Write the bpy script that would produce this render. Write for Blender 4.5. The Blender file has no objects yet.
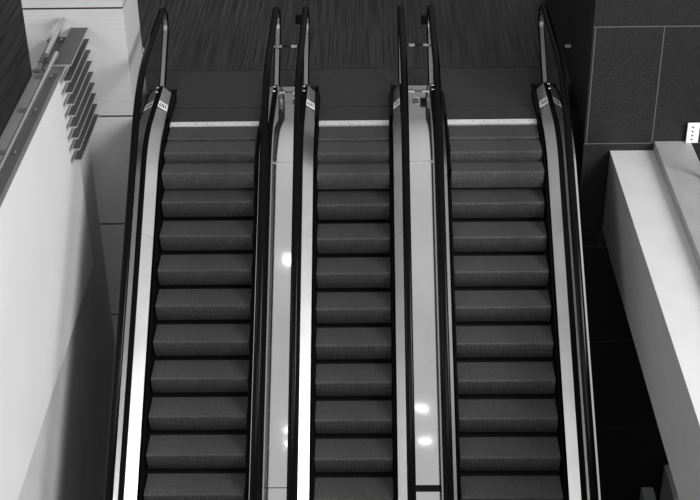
import bpy, bmesh, math, random
from mathutils import Vector, Matrix
random.seed(4)
S = bpy.context.scene
COL = S.collection
R_ = math.radians

# ------------------------------------------------------------------ tagging
def tag(o, label=None, cat=None, group=None, kind=None):
    if label: o['label'] = label
    if cat: o['category'] = cat
    if group: o['group'] = group
    if kind: o['kind'] = kind
    return o

def thing(name, label, cat, loc=(0, 0, 0), group=None):
    o = bpy.data.objects.new(name, None)
    o.empty_display_size = .1
    COL.objects.link(o)
    o.location = loc
    return tag(o, label, cat, group)

def link(name, bm, mat, parent=None, smooth=False):
    me = bpy.data.meshes.new(name)
    bmesh.ops.recalc_face_normals(bm, faces=bm.faces)
    if parent is not None:
        off = Vector(parent.location)
        p = parent.parent
        while p is not None:
            off += Vector(p.location); p = p.parent
        bmesh.ops.translate(bm, vec=-off, verts=bm.verts)
    bm.to_mesh(me); bm.free()
    me.materials.append(mat)
    if smooth:
        for p in me.polygons: p.use_smooth = True
    o = bpy.data.objects.new(name, me)
    COL.objects.link(o)
    if parent is not None: o.parent = parent
    return o

# ------------------------------------------------------------------ mesh helpers
def box(bm, x0, x1, y0, y1, z0, z1, bev=0):
    b = bmesh.new() if bev else bm
    v = [b.verts.new((x, y, z)) for x in (x0, x1) for y in (y0, y1) for z in (z0, z1)]
    for f in ((0, 1, 3, 2), (4, 6, 7, 5), (0, 4, 5, 1), (2, 3, 7, 6), (0, 2, 6, 4), (1, 5, 7, 3)):
        b.faces.new([v[i] for i in f])
    if bev:
        bmesh.ops.recalc_face_normals(b, faces=b.faces)
        bmesh.ops.bevel(b, geom=b.edges[:], offset=bev, segments=2, affect='EDGES', profile=.5)
        me = bpy.data.meshes.new('tmp'); b.to_mesh(me); b.free()
        bm.from_mesh(me); bpy.data.meshes.remove(me)
    return bm

def B(): return bmesh.new()

def tube(bm, a, b, r, seg=16, cap=True):
    a, b = Vector(a), Vector(b)
    d = (b - a).normalized()
    u = d.orthogonal().normalized(); w = d.cross(u)
    ra, rb = [], []
    for i in range(seg):
        t = 2 * math.pi * i / seg
        o = u * math.cos(t) * r + w * math.sin(t) * r
        ra.append(bm.verts.new(a + o)); rb.append(bm.verts.new(b + o))
    for i in range(seg):
        j = (i + 1) % seg
        bm.faces.new((ra[i], ra[j], rb[j], rb[i]))
    if cap:
        bm.faces.new(ra); bm.faces.new(rb[::-1])
    return bm

def sweep(bm, path, cross, closed=True, caps=True, x0=0.):
    """path: (y, z) points; cross: (x, n) where n is along the path's normal in the y-z plane."""
    rings = []
    n = len(path)
    for i, (y, z) in enumerate(path):
        a = path[max(i - 1, 0)]; b = path[min(i + 1, n - 1)]
        ty, tz = b[0] - a[0], b[1] - a[1]
        l = math.hypot(ty, tz); ty /= l; tz /= l
        ny, nz = -tz, ty
        rings.append([bm.verts.new((x0 + cx, y + ny * cn, z + nz * cn)) for cx, cn in cross])
    m = len(cross)
    for i in range(n - 1):
        for j in range(m if closed else m - 1):
            k = (j + 1) % m
            bm.faces.new((rings[i][j], rings[i][k], rings[i + 1][k], rings[i + 1][j]))
    if caps and closed:
        bm.faces.new(rings[0]); bm.faces.new(rings[-1][::-1])
    return bm

# ------------------------------------------------------------------ materials
def mat(name, v, rough=.5, metal=0., noise=None, bump=None, spec=.5, vmap=None):
    """grey value v (linear); noise = (scale xyz, amount, detail); bump = (scale xyz, strength)"""
    m = bpy.data.materials.new(name); m.use_nodes = True
    nt = m.node_tree; N = nt.nodes; L = nt.links
    p = N['Principled BSDF']
    p.inputs['Base Color'].default_value = (v, v, v, 1)
    p.inputs['Roughness'].default_value = rough
    p.inputs['Metallic'].default_value = metal
    p.inputs['Specular IOR Level'].default_value = spec
    tc = N.new('ShaderNodeTexCoord')
    def field(sc, det=4):
        mp = N.new('ShaderNodeMapping'); mp.inputs['Scale'].default_value = sc
        L.new(tc.outputs['Object'], mp.inputs['Vector'])
        nz = N.new('ShaderNodeTexNoise'); nz.inputs['Scale'].default_value = 1
        nz.inputs['Detail'].default_value = det
        L.new(mp.outputs['Vector'], nz.inputs['Vector'])
        return nz.outputs['Fac']
    if noise:
        sc, amt, det = noise
        r = N.new('ShaderNodeMapRange')
        r.inputs['From Min'].default_value = .3; r.inputs['From Max'].default_value = .7
        r.inputs['To Min'].default_value = v * (1 - amt); r.inputs['To Max'].default_value = v * (1 + amt)
        L.new(field(sc, det), r.inputs['Value'])
        c = N.new('ShaderNodeCombineColor')
        for ch in ('Red', 'Green', 'Blue'): L.new(r.outputs['Result'], c.inputs[ch])
        L.new(c.outputs['Color'], p.inputs['Base Color'])
    if bump:
        sc, st = bump
        b = N.new('ShaderNodeBump'); b.inputs['Strength'].default_value = st; b.inputs['Distance'].default_value = .01
        L.new(field(sc), b.inputs['Height']); L.new(b.outputs['Normal'], p.inputs['Normal'])
    return m

def glass_mat(name, tint, k=1.0):
    m = bpy.data.materials.new(name); m.use_nodes = True
    nt = m.node_tree; N = nt.nodes; L = nt.links
    N.remove(N['Principled BSDF'])
    out = N['Material Output']
    lw = N.new('ShaderNodeLayerWeight'); lw.inputs['Blend'].default_value = .5
    pw = N.new('ShaderNodeMath'); pw.operation = 'POWER'; pw.inputs[1].default_value = 4.0
    L.new(lw.outputs['Facing'], pw.inputs[0])
    mu = N.new('ShaderNodeMath'); mu.operation = 'MULTIPLY_ADD'; mu.inputs[1].default_value = .92 * k; mu.inputs[2].default_value = .06 * k
    mu.use_clamp = True
    L.new(pw.outputs[0], mu.inputs[0])
    tr = N.new('ShaderNodeBsdfTransparent'); tr.inputs['Color'].default_value = (tint, tint, tint, 1)
    gl = N.new('ShaderNodeBsdfGlossy'); gl.inputs['Roughness'].default_value = .02
    mx = N.new('ShaderNodeMixShader')
    L.new(mu.outputs[0], mx.inputs[0]); L.new(tr.outputs[0], mx.inputs[1]); L.new(gl.outputs[0], mx.inputs[2])
    L.new(mx.outputs[0], out.inputs['Surface'])
    return m

M = {}
M['steel'] = mat('brushed_steel', .62, .34, 1., noise=((3, .7, 3), .10, 3))
M['deck'] = mat('polished_deck_steel', .74, .055, 1., noise=((2, .6, 2), .08, 3))
M['edge'] = mat('bright_steel_edge', .75, .25, 1.)
M['guide'] = mat('handrail_guide_steel', .5, .35, 1.)
M['tubesteel'] = mat('tube_steel', .7, .35, 1.)
M['rubber'] = mat('black_rubber', .003, .16, spec=.09)
M['gasket'] = mat('black_gasket', .003, .6, spec=.06)
M['brush'] = mat('skirt_brush', .002, .7, spec=.04)
M['skirt'] = mat('skirt_panel', .004, .45, spec=.08)
M['step'] = mat('step_aluminium', .072, .55, .0, noise=((75, 75, 75), .6, 5), spec=.35)
M['riser'] = mat('step_riser_aluminium', .19, .55, .0, noise=((14, 30, 30), .25, 4), spec=.4)
M['groove_shade'] = mat('riser_groove_shade', .05, .7, spec=.2)  # darker than the ribs: shade between them put into the colour
M['comb'] = mat('comb_plate', .8, .4, noise=((14, 40, 4), .12, 4))
M['plate'] = mat('landing_plate', .034, .5, .0, noise=((8, 40, 8), .25, 5), spec=.4)
M['wood'] = mat('dark_wood_floor', .030, .45, noise=((42, .7, 1), .95, 10), spec=.25)
M['strip'] = mat('dark_floor_tile', .025, .5, noise=((8, 60, 4), .3, 4), spec=.4)
M['veneer'] = mat('pale_veneer', .58, .55, noise=((.35, .35, 70), .06, 3), spec=.3)
M['joint'] = mat('dark_joint', .02, .8)
M['white'] = mat('white_painted_panel', .80, .45, noise=((1, 1, 1), .03, 2))
M['lower'] = mat('grey_painted_wall', .58, .6, noise=((1, 2, 2), .06, 3))
M['greycap'] = mat('grey_cap', .17, .45, noise=((8, 2, 8), .08, 3))
M['darkcap'] = mat('dark_grey_panel', .075, .5, noise=((8, 2, 8), .08, 3))
M['blade'] = mat('dark_blade', .06, .45)
M['bladelit'] = mat('blade_edge_lit', .32, .4)  # paler than the blades: light catching their edges put into the colour
M['stone'] = mat('dark_granite', .014, .5, noise=((55, 55, 55), .55, 5), spec=.4)
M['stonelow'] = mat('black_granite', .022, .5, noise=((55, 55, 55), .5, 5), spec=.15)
M['grout'] = mat('pale_grout', .09, .8)
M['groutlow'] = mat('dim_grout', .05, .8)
M['ledge'] = mat('white_ledge', .60, .5, noise=((3, 3, 3), .03, 3))
M['fascia'] = mat('pale_grey_fascia', .42, .55, noise=((20, 3, 20), .05, 4))
M['curb'] = mat('mid_grey_curb', .33, .5, noise=((6, 2, 6), .08, 4))
M['paper'] = mat('white_sticker', .9, .5)
M['ink'] = mat('black_ink', .01, .6)
M['black'] = mat('black_box', .004, .5, spec=.1)
M['glass'] = glass_mat('balustrade_glass', .86)
M['barrier'] = glass_mat('barrier_glass', .95, .5)
M['lowfloor'] = mat('lower_floor', .05, .6)

# ------------------------------------------------------------------ escalator profile
TAN = math.tan(R_(35)); COS = math.cos(R_(35)); SIN = math.sin(R_(35))
YC = .597           # where the 35 degree slope would meet the landing level
def base(y, R=1.25):
    t = R * math.tan(R_(17.5)); y1 = -YC + t; y0 = -YC - t * COS
    if y >= y1: return 0.
    if y <= y0: return TAN * (y + YC)
    return -R + math.sqrt(max(0, R * R - (y - y1) ** 2))
def ys(a, b, R=1.25):
    t = R * math.tan(R_(17.5)); y1 = -YC + t; y0 = -YC - t * COS
    pts = [a] + [y0 + (y1 - y0) * i / 14 for i in range(15)] + [b]
    return sorted(set(p for p in pts if a <= p <= b))
def line(a, b, h, R=1.25): return [(y, base(y, R) + h) for y in ys(a, b, R)]

YB = -7.0           # how far the flights are built below the picture's lower edge
YE = .69            # where the inner decking ends on the landing
LOOP_Y, LOOP_R, HR = 1.27, .20, .86
HRR = 2.0           # handrail bend radius

def prism(bm, pts, x0, x1):
    """(y, z) polygon extruded in x"""
    a = [bm.verts.new((x0, y, z)) for y, z in pts]; b = [bm.verts.new((x1, y, z)) for y, z in pts]
    n = len(pts)
    for i in range(n):
        j = (i + 1) % n
        bm.faces.new((a[i], a[j], b[j], b[i]))
    bm.faces.new(a[::-1]); bm.faces.new(b)
    return bm

def handrail_path():
    p = line(YB, LOOP_Y, HR, HRR)
    cz = HR - LOOP_R
    for i in range(1, 21):
        t = R_(90 - 142 * i / 20)
        p.append((LOOP_Y + LOOP_R * math.cos(t), cz + LOOP_R * math.sin(t)))
    a = p[-1]
    for i in range(1, 6): p.append((a[0] + (YE + .06 - a[0]) * i / 5, a[1] + (.05 - a[1]) * i / 5))
    return p

def step_mesh(w):
    """a ribbed tread: nose at the origin, tread running back in +y"""
    pitch = .0195; n = int(w / pitch); x0 = -n * pitch / 2
    xs = []
    for i in range(n):
        a = x0 + i * pitch
        xs += [(a, 0), (a + .0105, 0), (a + .0115, 1), (a + .0185, 1)]
    xs.append((x0 + n * pitch, 0))
    return xs

def ribbed(w, prof, depth, dark=False):
    bm = B(); xs = step_mesh(w); cols = []
    n = len(prof)
    for x, d in xs:
        c = []
        for i, (y, z) in enumerate(prof):
            a = prof[max(i - 1, 0)]; b = prof[min(i + 1, n - 1)]
            ty, tz = b[0] - a[0], b[1] - a[1]; l = math.hypot(ty, tz)
            ny, nz = -tz / l, ty / l
            c.append(bm.verts.new((x, y - ny * d * depth, z - nz * d * depth)))
        cols.append(c)
    for j, (a, b) in enumerate(zip(cols, cols[1:])):
        for i in range(n - 1):
            f = bm.faces.new((a[i], a[i + 1], b[i + 1], b[i]))
            if dark and j % 4 != 0: f.material_index = 1
    return bm

DS = {('leftmost', -1): .010, ('leftmost', 1): -.032, ('narrow', -1): 0., ('narrow', 1): -.02, ('rightmost', -1): -.032, ('rightmost', 1): .0}
def escalator(cx, w, phase, which, stickers, outer):
    e = thing('escalator', which, 'escalator', (cx, 0, 0), 'three parallel escalators')
    half = w / 2
    # steps -------------------------------------------------------
    tread_prof = [(.003, -.005), (.008, -.0015), (.016, 0), (.15, 0), (.316, 0)]
    riser_prof = [(.052, -.212), (.032, -.17), (.016, -.13), (.006, -.09), (.001, -.05), (.0, -.014), (.003, -.005)]
    tm = rm = None
    for k in range(14):
        dph = phase + .852
        if k < 3:      # the steps level out under the comb plate
            y, z = ((-.415, 0.), (-.722, -.020), (-.985, -.128))[k]; y += dph
        else:
            y = -1.180 - .328 * (k - 3) + dph; z = TAN * (y + YC)
        if tm is None:
            bm = ribbed(w - .012, tread_prof[::-1], .003)
            t = link('step', bm, M['step'], None); tm = t.data
            bm = ribbed(w - .012, riser_prof[::-1], .010, True)
            nf = len(bm.faces); box(bm, -w / 2 + .006, w / 2 - .006, .050, .280, -.17, -.03)
            bm.faces.ensure_lookup_table()
            for f in bm.faces[nf:]: f.material_index = 1  # inner box dark too, deepening the shade in the step gap
            r = link('riser', bm, M['riser'], None); rm = r.data; rm.materials.append(M['groove_shade'])
        else:
            t = bpy.data.objects.new('step', tm); COL.objects.link(t)
            r = bpy.data.objects.new('riser', rm); COL.objects.link(r)
        t.parent = e; t.location = (0, y, z)
        if k < 3: t.scale.y = (.93, .84, .68)[k]
        r.parent = t
    # comb and landing plates -------------------------------------
    bm = B()
    box(bm, cx - half - .0, cx + half + .0, -.055, .032, -.02, .006)
    n = int(w / .02)
    for i in range(n):
        x = cx - half + (i + .5) * w / n
        box(bm, x - .004, x + .004, -.085, -.055, -.014, .004)
    cb = link('comb_plate', bm, M['comb'], e)
    for i in range(6):
        x = cx - half + w * (i + .5) / 6 + (.04 if i == 1 else 0)
        link('screw', tube(B(), (x, -.02, .005), (x, -.02, .0075), .007, 10), M['ink'], cb)
    link('landing_plate', box(B(), cx - half - .03, cx + half + .03, .036, .392, -.03, .004), M['plate'], e)
    link('landing_plate', box(B(), cx - half - .03, cx + half + .03, .408, 1.47, -.03, .004), M['plate'], e)
    # balustrades -------------------------------------------------
    for sgn in (-1, 1):
        X = lambda s: cx + sgn * (half + s)
        ds = DS[(which.split()[0], sgn)]
        # skirt and brush
        bm = B(); sweep(bm, line(YB, YE - .03, .055), [(X(.004), -.2), (X(.012), -.2), (X(.012), .0), (X(.004), .0)])
        link('skirt_panel', bm, M['skirt'], e)
        bm = B()
        pth = [(y, base(y) + .035) for y in ys(YB, -.05)]
        pth += [(-.01, .034), (.015, .020)]
        sweep(bm, pth, [(X(.002), -.014), (X(-.003), .0), (X(.004), .016), (X(.030), .022), (X(.030), -.018)])
        link('skirt_brush', bm, M['brush'], e, True)
        # inner decking: a sloped steel strip
        bm = B()
        pin = line(YB, YE - .03, .08); pout = line(YB, YE + .02, .14)
        IN = lambda y: .040 + .026 * min(1, max(0, (y + .2) / .86))
        va = [bm.verts.new((X(IN(y)), y, z)) for y, z in pin]
        vb = [bm.verts.new((X(.148 + ds), y, z)) for y, z in pout]
        vc = [bm.verts.new((X(.148 + ds), y, z - .14 if y > 0 else z - .1)) for y, z in pout]
        vd = [bm.verts.new((X(IN(y)), y, z - .08 if y > 0 else z - .003)) for y, z in pin]
        for i in range(len(va) - 1):
            bm.faces.new((va[i], va[i + 1], vb[i + 1], vb[i]))
            bm.faces.new((va[i], vd[i], vd[i + 1], va[i + 1]))
            bm.faces.new((vb[i], vb[i + 1], vc[i + 1], vc[i]))
        bm.faces.new((va[-1], vd[-1], vc[-1], vb[-1]))
        dk = link('inner_decking', bm, M['steel'], e)
        bm = B()                                            # lower closing panel at the newel
        box(bm, min(X(.006), X(.16)), max(X(.006), X(.16)), .03, YE - .04, -.02, .075)
        link('newel_base', bm, M['black'], e)
        # joint line in the decking
        for yj in (-1.55, -4.6):
            bm = B()
            z = base(yj)
            a = Vector((X(.040), yj, z + .0815)); b = Vector((X(.148 + ds), yj, z + .1415))
            d = Vector((0, .004, .004 * TAN))
            vs = [bm.verts.new(p) for p in (a - d, a + d, b + d, b - d)]
            bm.faces.new(vs)
            link('joint_seam', bm, M['guide'], dk)
        # warning sticker with small pictograms
        if sgn in stickers:
            def on(u, v, lift=.0016):      # u across the slope 0..1, v = y
                return Vector((X((IN(v) + (.148 + ds - IN(v)) * u)), v, .083 + .06 * u + lift))
            bm = B()
            y0, y1 = .14, .31
            bm.faces.new([bm.verts.new(on(*q)) for q in ((.02, y0), (.98, y0 + .02), (.98, y1 + .02), (.02, y1))])
            st = link('safety_sticker', bm, M['paper'], dk)
            tag(st, 'white sticker with a row of small black pictograms')
            bm = B()
            for i, u in enumerate((.22, .42, .60, .80)):
                yc = (y0 + y1) / 2 + .01
                ring = [bm.verts.new(on(u + .055 * math.cos(t * math.pi / 6), yc + .030 + .016 * math.sin(t * math.pi / 6), .003)) for t in range(12)]
                bm.faces.new(ring)
                q = .075 if i % 2 else .05
                bm.faces.new([bm.verts.new(on(*p, .003)) for p in ((u - q, yc - .035), (u + q, yc - .035), (u + q * .6, yc + .012), (u - q * .6, yc + .012))])
            link('pictogram', bm, M['ink'], st)
            bm = B()
            bm.faces.new([bm.verts.new(on(*p, .0022)) for p in ((.02, y0 - .012), (.98, y0 + .008), (.98, y0 + .02), (.02, y0))])
            link('sticker_edge', bm, M['ink'], st)
        # glass channel, glass, guide and handrail
        bm = B(); sweep(bm, line(YB, YE + .02, .115), [(X(.148 + ds), .0), (X(.150 + ds), .032), (X(.196 + ds), .032), (X(.196 + ds), .0)])
        link('glass_channel', bm, M['gasket'], e)
        cz = HR - LOOP_R
        top = [(y, z - .02) for y, z in line(YB, LOOP_Y, HR, HRR)]
        for i in range(1, 21):
            t = R_(90 - 142 * i / 20)
            top.append((LOOP_Y + (LOOP_R - .02) * math.cos(t), cz + (LOOP_R - .02) * math.sin(t)))
        bot = line(YB, YE + .02, .14)
        # as strips so the sheet stays flat and clean
        bm = B()
        allp = top + [(YE + .05, .08)] + bot[::-1]
        vs = [bm.verts.new((X(.178 + ds), y, z)) for y, z in allp]
        f = bm.faces.new(vs); bmesh.ops.triangulate(bm, faces=[f])
        gl = link('glass_panel', bm, M['glass'], e)
        hp = handrail_path()
        bm = B(); sweep(bm, hp, [(X(.178 + ds) + a, b) for a, b in ((-.022, -.030), (.022, -.030), (.022, -.006), (-.022, -.006))])
        link('handrail_guide', bm, M['guide'], e)
        bm = B()
        cr = [(-.024, -.010), (-.035, -.010), (-.039, .002), (-.034, .016), (-.019, .022), (0, .024), (.019, .022), (.034, .016), (.039, .002), (.035, -.010), (.024, -.010), (.024, -.001), (-.024, -.001)]
        sweep(bm, hp, [(X(.178 + ds) + a, b) for a, b in cr])
        link('handrail', bm, M['rubber'], e, True)
        # little studs of the glass clamps
        for (yy, hh) in ((.50, .11), (.40, .10)):
            bm = B()
            tube(bm, (X(.166 + ds), yy, hh + .11), (X(.192 + ds), yy, hh + .11), .012, 12)
            link('clamp_stud', bm, M['edge'], e)
    # supporting truss below the steps
    bm = B(); prism(bm, line(YB, YE, -.32) + line(YB, YE, -.95)[::-1], cx - half - .12, cx + half + .12)
    link('truss', bm, M['black'], e)
    return e

XL, XM, XR = -1.5635, .0165, 1.578
WL, WM, WR = 1.022, .796, 1.014
escalator(XL, WL, -.812, 'leftmost escalator, beside the pale column and white wall, dark ribbed steps', (-1,), (-1,))
escalator(XM, WM, -.852, 'narrow middle escalator between the two wider ones, dark ribbed steps', (-1, 1), ())
escalator(XR, WR, -.845, 'rightmost escalator, beside the black stone wall, dark ribbed steps', (1,), (1,))

# outer decking and cladding of the two outer escalators
for (x_in, x_out, lab) in ((XL - WL / 2 - .225, XL - WL / 2 - .355, 'steel edged outer cladding along the far left escalator'),
                           (XR + WR / 2 + .214, XR + WR / 2 + .342, 'steel edged outer cladding along the far right escalator')):
    t = thing('outer_cladding', lab, 'cladding', (x_out, 0, 0), 'outer claddings of the escalators')
    sg = 1 if x_out > x_in else -1
    bm = B(); sweep(bm, line(YB, YE, .10), [(x_in, .0), (x_out - sg * .02, .0), (x_out - sg * .02, -.015), (x_in, -.015)])
    link('top_plate', bm, M['gasket'], t)
    bm = B(); sweep(bm, line(YB, YE, .10), [(x_out - sg * .02, .003), (x_out, .003), (x_out, -.03), (x_out - sg * .02, -.03)])
    link('edge_trim', bm, M['edge' if sg > 0 else 'blade'], t)
    bm = B(); sweep(bm, line(YB, YE, .07), [(x_out - sg * .015, .0), (x_out - sg * .001, .0), (x_out - sg * .001, -.95), (x_out - sg * .015, -.95)])
    link('side_panel', bm, M['black'], t)

# polished decks between the escalators
def deck(xa, xb, lab, cuts, block_x, gap):
    t = thing('steel_deck', lab, 'steel deck', ((xa + xb) / 2, 0, 0), 'steel decks between the escalators')
    h = .125
    cuts = [YB] + cuts + [YE + .02]
    for a, b in zip(cuts, cuts[1:]):
        g = .0035
        lo = a + (gap / 2 if a == cuts[1] and gap else g)
        hi = b - (gap / 2 if b == cuts[1] and gap else g)
        bm = B(); sweep(bm, line(lo, hi, h), [(xa, 0), (xb, 0), (xb, -.02), (xa, -.02)])
        link('deck_panel', bm, M['deck'], t)
    for x, sg in ((xa, 1), (xb, -1)):
        bm = B(); sweep(bm, line(YB, YE, h + .004), [(x, 0), (x + sg * .014, 0), (x + sg * .014, -.01), (x, -.01)])
        link('edge_trim', bm, M['edge'], t)
    bm = B(); sweep(bm, [(-.872, base(-.872) + h + .002), (-.848, base(-.848) + h + .002)], [(xa, 0), (xb, 0), (xb, -.01), (xa, -.01)])
    link('seam_highlight', bm, M['edge'], t)  # bright strip added as the highlight along the deck bend
    bm = B(); sweep(bm, line(YB, YE, h - .03), [(xa, 0), (xb, 0), (xb, -.3), (xa, -.3)])
    link('deck_underside', bm, M['black'], t)
    bm = B(); box(bm, xa, xb, YE + .02, YE + .035, .004, h)
    link('end_panel', bm, M['black'], t)
    bm = B(); box(bm, block_x - .035, block_x + .035, .28, .33, h - .005, h + .035, .006)  # small dark block on the deck, bright plate on top
    lk = link('deck_block', bm, M['blade'], t)
    bm = B(); box(bm, block_x - .033, block_x + .033, .285, .325, h + .035, h + .042, .003)
    link('deck_block_top', bm, M['edge'], lk)
    return t
XA0, XA1 = XL + WL / 2 + .176, XM - WM / 2 - .212
XB0, XB1 = XM + WM / 2 + .192, XR - WR / 2 - .176
deck(XA0, XA1, 'polished steel deck between the leftmost and middle escalators', [-3.79, -.86, .285], XA1 - .06, 0)
deck(XB0, XB1, 'polished steel deck between the middle and rightmost escalators, with black gap low down', [-3.80, -.86, .285], XB0 + .12, .055)

# bars with bright clamps between the newels, and the dark boxes hung on them
def bar(xa, xb, ca, cb, lab):
    y, z = 1.20, .425
    t = thing('barrier_bar', lab, 'barrier bar', ((xa + xb) / 2, y, z), 'slim bars between the newels')
    link('rod', tube(B(), (xa, y, z), (xb, y, z), .007, 10), M['black'], t)
    for c in (ca, cb):
        link('clamp', box(B(), c - .037, c + .037, y - .014, y + .014, z - .016, z + .016, .004), M['guide'], t)
GL = lambda cx, w, s: cx + s * (w / 2 + .178 + DS[('leftmost' if cx < -1 else 'rightmost' if cx > 1 else 'narrow', s)])
bar(GL(XL, WL, 1), GL(XM, WM, -1), -.885, -.706, 'slim dark bar with bright clamps between leftmost and middle escalator newels')
bar(GL(XM, WM, 1), GL(XR, WR, -1), .70, .872, 'slim dark bar with bright clamps between middle and rightmost escalator newels')
for x, z, lab in ((-.648, .69, 'small black box on the upper end of the middle escalator left newel'),
                  (.856, .67, 'small black box on the upper end of the rightmost escalator left newel')):
    xe = GL(XM, WM, -1) if x < 0 else GL(XR, WR, -1)
    t = thing('sensor_box', lab, 'box', (x, 1.4, z), 'sensor boxes on the newels')
    link('housing', box(B(), x - .038, x + .038, 1.36, 1.42, z - .055, z + .055, .008), M['black'], t)
    link('mounting_arm', box(B(), x, xe - .042, 1.38, 1.40, z - .012, z + .012), M['black'], t)
o = link('wall_bracket', box(B(), 2.53, 2.599, 1.18, 1.22, .375, .405, .005), M['curb']); tag(o, 'small grey bracket on the black stone wall behind the rightmost escalator newel', 'bracket')
o = link('wall_bracket', box(B(), -2.474, -2.445, .84, .88, .52, .57, .005), M['curb']); tag(o, 'small grey bracket on the bright side of the pale column', 'bracket')

# ------------------------------------------------------------------ setting
bm = B()
box(bm, -9, 9, 1.478, 9, -.35, 0)
box(bm, -9, -3.33, -3.2, 1.478, -.35, 0)
fl = link('floor', bm, M['wood']); tag(fl, kind='structure')
bm = B()
xs = [-3.33, XL - WL / 2 - .03, XL + WL / 2 + .03, XM - WM / 2 - .03, XM + WM / 2 + .03, XR - WR / 2 - .03, XR + WR / 2 + .03, 2.7]
for a, b in ((0, 1), (2, 3), (4, 5), (6, 7)):
    box(bm, xs[a], xs[b], .93 if a == 0 else .99, 1.468, -.35, .001)
tag(link('trim_1', bm, M['strip']), kind='structure')
tag(link('trim_2', box(B(), -3.33, 2.7, 1.466, 1.482, -.02, .006), M['joint']), kind='structure')
tag(link('floor_lower', box(B(), -9, 9, -12, 4, -6.3, -6.2), M['lowfloor']), kind='structure')

# right: dark stone wall with pale grout (its front faces the camera)
WY = -.25; WX = 2.60
bm = B()
box(bm, WX, 9, WY, WY + .25, -.17, 6)
tag(link('wall_right', bm, M['stone']), kind='structure')
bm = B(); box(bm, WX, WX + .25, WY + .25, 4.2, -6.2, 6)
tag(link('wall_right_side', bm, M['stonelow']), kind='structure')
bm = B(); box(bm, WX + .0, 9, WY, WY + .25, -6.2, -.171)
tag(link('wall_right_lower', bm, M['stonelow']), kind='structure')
bm = B(); e = .004
for z in (1.225,):
    box(bm, WX, 9, WY - e, WY + .01, z - .006, z + .006)
for x in (2.625, 3.36, 4.1, 4.8):
    box(bm, x - .006, x + .006, WY - e, WY + .01, -.17, 1.225)
box(bm, WX + .0, 9, WY - e, WY + .01, -.178, -.166)
tag(link('trim_3', bm, M['grout']), kind='structure')
bm = B()
for z in (-1.53, -2.89, -4.23):
    box(bm, WX, 9, WY - e, WY + .01, z - .005, z + .005)
for i, z in enumerate((-.17, -1.53, -2.89, -4.23)):
    pass
box(bm, 2.875, 2.885, WY - e, WY + .01, -1.53, -1.30)
tag(link('trim_4', bm, M['groutlow']), kind='structure')

# right: white balcony parapet projecting towards the camera
t = thing('balcony_parapet', 'white topped balcony parapet with grey fascia, against the black stone wall', 'parapet', (3.2, WY, -1.3))
y0 = -9
link('fascia', box(B(), 2.90, 2.93, y0, WY - .002, -1.32, -.275), M['fascia'], t)
link('ledge', box(B(), 2.899, 3.40, y0, WY - .002, -.274, -.262), M['ledge'], t)
link('soffit', box(B(), 2.93, 4.3, y0, WY - .002, -1.32, -1.30), M['ledge'], t)
link('curb', box(B(), 3.383, 3.79, y0, WY - .002, -.262, -.146, .008), M['curb'], t)
t = thing('railing_bracket', 'white drilled railing bracket on the curb against the stone wall', 'bracket', (3.86, -.4, -.14), )
link('plate', box(B(), 3.725, 3.86, WY - .06, WY - .04, -.146, .10, .006), M['paper'], t)
bm = B()
pl = t.children[0]
for z in (-.10, -.05, 0, .05): link('bolt', tube(B(), (3.785, WY - .064, z), (3.785, WY - .058, z), .010, 10), M['ink'], pl)
t = thing('railing_post', 'dark railing post on the grey curb at the right edge', 'post', (3.79, -1.2, -.146))
link('base_plate', box(B(), 3.72, 3.80, -1.22, -1.10, -.146, -.13, .004), M['black'], t)
link('post', tube(B(), (3.765, -1.16, -.13), (3.765, -1.16, .7), .022, 14), M['black'], t)
o = link('balcony_floor', box(B(), 3.79, 9, y0, WY - .002, -.9, -.6), M['black']); tag(o, 'dark floor behind the parapet curb at right edge', 'floor slab')
o = link('white_pier', box(B(), 3.985, 4.5, -.9, WY - .002, -6.2, -4.86, .01), M['paper']); tag(o, 'pale pier below the balcony parapet at lower right', 'pier')

# left: pale veneered column
t = thing('column', 'pale veneered square column with dark panel joints beside the leftmost escalator', 'column', (-3.02, .45, -6))
bm = B()
zs = [-6.2, -3.93, -2.615, -1.315, .103, 1.402, 2.70, 4.0, 6]
x0, x1, y0, y1 = -3.568, -2.475, 0., .915
for a, b in zip(zs, zs[1:]):
    box(bm, x0, x1, y0, y1, a + .011, b - .011)
link('panel', bm, M['veneer'], t)
link('joint_core', box(B(), x0 + .006, x1 - .006, y0 + .006, y1 - .006, -6.2, 6), M['joint'], t)
t2 = None

# left: white wall, cap, louvres and handrails
WLX = -3.0
tag(link('wall_left', box(B(), -3.30, WLX - .03, -9, -.002, -6.2, -1.462), M['lower']), kind='structure')
tag(link('wall_left_recess', box(B(), -3.30, WLX - .03, -.688, -.002, -1.461, 1.03), M['lower']), kind='structure')
t = thing('white_panel_wall', 'large glossy white wall panel with a grey cap, at left edge', 'wall panel', (WLX, -4, -1.46))
link('panel', box(B(), -3.30, WLX, -9, -.69, -1.46, 1.045), M['white'], t)
link('cap', box(B(), -3.302, WLX + .002, -9, -.692, 1.045, 1.06, .003), M['greycap'], t)
link('cap_channel', box(B(), -3.13, WLX - .035, -9, -.95, 1.0605, 1.063), M['darkcap'], t)
t = thing('louvre_stack', 'stack of dark horizontal blades between the white panel and the column', 'louvre', (-2.93, -.35, .1))
for k in range(9):
    z = 1.18 - .131 * k
    xa = -3.065 if k == 0 else -2.957
    yn = -1.0 if k == 0 else -1.11
    b = link('blade', box(B(), xa, -2.88, yn, -.003, z - .010, z), M['darkcap' if k == 0 else 'blade'], t)
    link('blade_edge_lit', box(B(), -2.88, -2.876, yn, -.003, z - .014, z + .001), M['bladelit'], b)
    link('blade_end', box(B(), xa, -2.88, yn - .004, yn, z - .016, z + .001), M['bladelit'], b)
o = link('cover_plate', box(B(), -3.30, -3.09, -.69, -.003, 1.065, 1.075), M['darkcap']); tag(o, 'dark cover plate between the louvres and the short handrail', 'plate')

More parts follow.
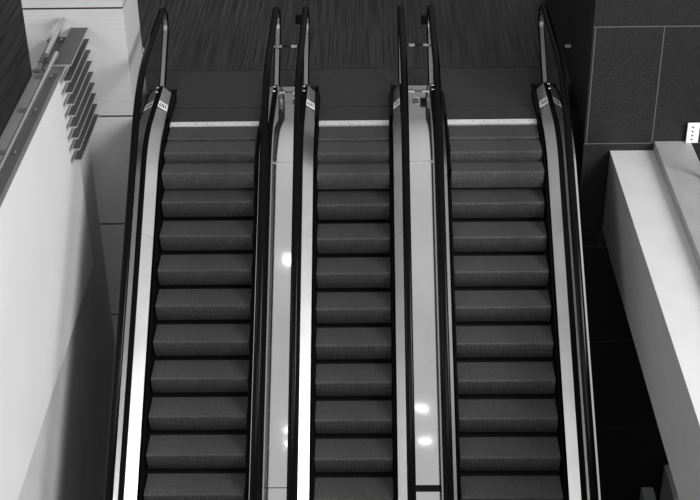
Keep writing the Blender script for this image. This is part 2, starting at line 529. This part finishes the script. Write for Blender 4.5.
def rail(a, b, r, lab, brs, grp):
    t = thing('tube_handrail', lab, 'handrail', a, grp)
    link('tube', tube(B(), a, b, r, 20), M['tubesteel'], t, False)
    for y in brs:
        bm = B(); z0 = 1.0635 if y < -.69 else 1.0755
        zt = a[2]
        box(bm, a[0] - .20, a[0] - .02, y - .03, y + .03, z0, z0 + .012, .003)
        tube(bm, (a[0] - .09, y, z0 + .01), (a[0], y, zt), .013, 10)
        br = link('bracket', bm, M['darkcap'], t)
        bm = B(); tube(bm, (a[0] - .035, y, z0 + .012), (a[0] - .035, y, z0 + .022), .013, 10)
        link('bolt', bm, M['edge'], br)
rail((-3.05, -.85, 1.24), (-3.05, -9, 1.24), .027, 'long steel tube handrail running along the grey cap of the white panel', (-1.05, -1.85, -2.75, -3.6), 'steel tube handrails')
rail((-3.12, -.06, 1.30), (-3.12, -1.03, 1.30), .027, 'short steel tube handrail at the top of the louvres, against the column', (-.12, -.90), 'steel tube handrails')
o = link('junction_box', box(B(), 3.72, 3.88, -.6, WY - .002, -5.6, -5.24, .01), M['paper']); tag(o, 'small pale box at bottom edge, under the balcony parapet', 'box')

# ------------------------------------------------------------------ camera
yaw, pit, rol = R_(-1.2439), R_(31.4902), R_(-1.0828)
cyw, syw = math.cos(yaw), math.sin(yaw)
fwd = Vector((syw * math.cos(pit), cyw * math.cos(pit), -math.sin(pit)))
r = Vector((cyw, -syw, 0)); u = r.cross(fwd)
r2 = r * math.cos(rol) + u * math.sin(rol); u2 = u * math.cos(rol) - r * math.sin(rol)
cam = bpy.data.cameras.new('camera'); co = bpy.data.objects.new('camera', cam); COL.objects.link(co)
mw = Matrix((r2, u2, -fwd)).transposed().to_4x4()
mw.translation = Vector((.3018 * .82, -17.0389 * .82, 8.3633 * .82))
co.matrix_world = mw
cam.sensor_width = 36; cam.lens = 1364.0077 / 700 * 36
cam.clip_end = 200
S.camera = co

# ------------------------------------------------------------------ light
LAMPS = [(-1.80, -4.05, .13, .13, 0, 5), (-1.36, -4.05, .13, .13, 0, 7), (-1.40, -7.35, .2, .05, .3, 6), (-1.40, -7.65, .2, .05, -.3, 6), (1.10, -6.95, .22, .08, -.25, 4), (1.17, -7.6, .22, .07, 0, 4)]
def area(name, loc, target, sx, sy, power):
    l = bpy.data.lights.new(name, 'AREA'); l.shape = 'RECTANGLE'; l.size = sx; l.size_y = sy; l.energy = power
    o = bpy.data.objects.new(name, l); COL.objects.link(o)
    o.location = loc
    o.rotation_euler = (Vector(target) - Vector(loc)).to_track_quat('-Z', 'Y').to_euler()
    return o
area('key_light', (11, -11, 7.5), (-2, -2.5, -.5), 6, 8, 3000)
area('front_fill', (1, -19, 11), (0, -1, 0), 9, 6, 500)  # unseen fill added behind the camera to brighten the risers
area('left_fill', (-10, -9, 7), (1, -3, -.5), 5, 6, 380)  # unseen fill added on the left to lift the parapet fascia
# small ceiling luminaires high above, mirrored in the polished decks
def spot(x, y, sx, sy, rz, rad):
    l = bpy.data.lights.new('ceiling_lamp', 'AREA'); l.shape = 'RECTANGLE'; l.size = sx; l.size_y = sy
    l.energy = rad * math.pi * sx * sy
    o = bpy.data.objects.new('ceiling_lamp', l); COL.objects.link(o); o.location = (x, y, 10); o.rotation_euler = (0, 0, rz)
for q in LAMPS: spot(*q)

w = bpy.data.worlds.new('world'); S.world = w; w.use_nodes = True
N = w.node_tree.nodes; L = w.node_tree.links
bg = N['Background']
tc = N.new('ShaderNodeTexCoord'); sp = N.new('ShaderNodeSeparateXYZ')
L.new(tc.outputs['Generated'], sp.inputs[0])
mb = N.new('ShaderNodeMath'); mb.operation = 'MULTIPLY_ADD'; mb.inputs[1].default_value = .28
L.new(sp.outputs['X'], mb.inputs[0]); L.new(sp.outputs['Z'], mb.inputs[2])
rp = N.new('ShaderNodeValToRGB')
cr = rp.color_ramp
cr.elements[0].position = .0; cr.elements[0].color = (.02, .02, .02, 1)
cr.elements[1].position = 1.; cr.elements[1].color = (.6, .6, .6, 1)
for pos, v in ((.2, .08), (.45, .28), (.8, .50)):
    el = cr.elements.new(pos); el.color = (v, v, v, 1)
L.new(mb.outputs[0], rp.inputs[0]); L.new(rp.outputs[0], bg.inputs['Color'])
bg.inputs['Strength'].default_value = 1.0

S.view_settings.view_transform = 'Standard'
S.view_settings.look = 'None'
S.view_settings.exposure = 0
S.view_settings.gamma = 1
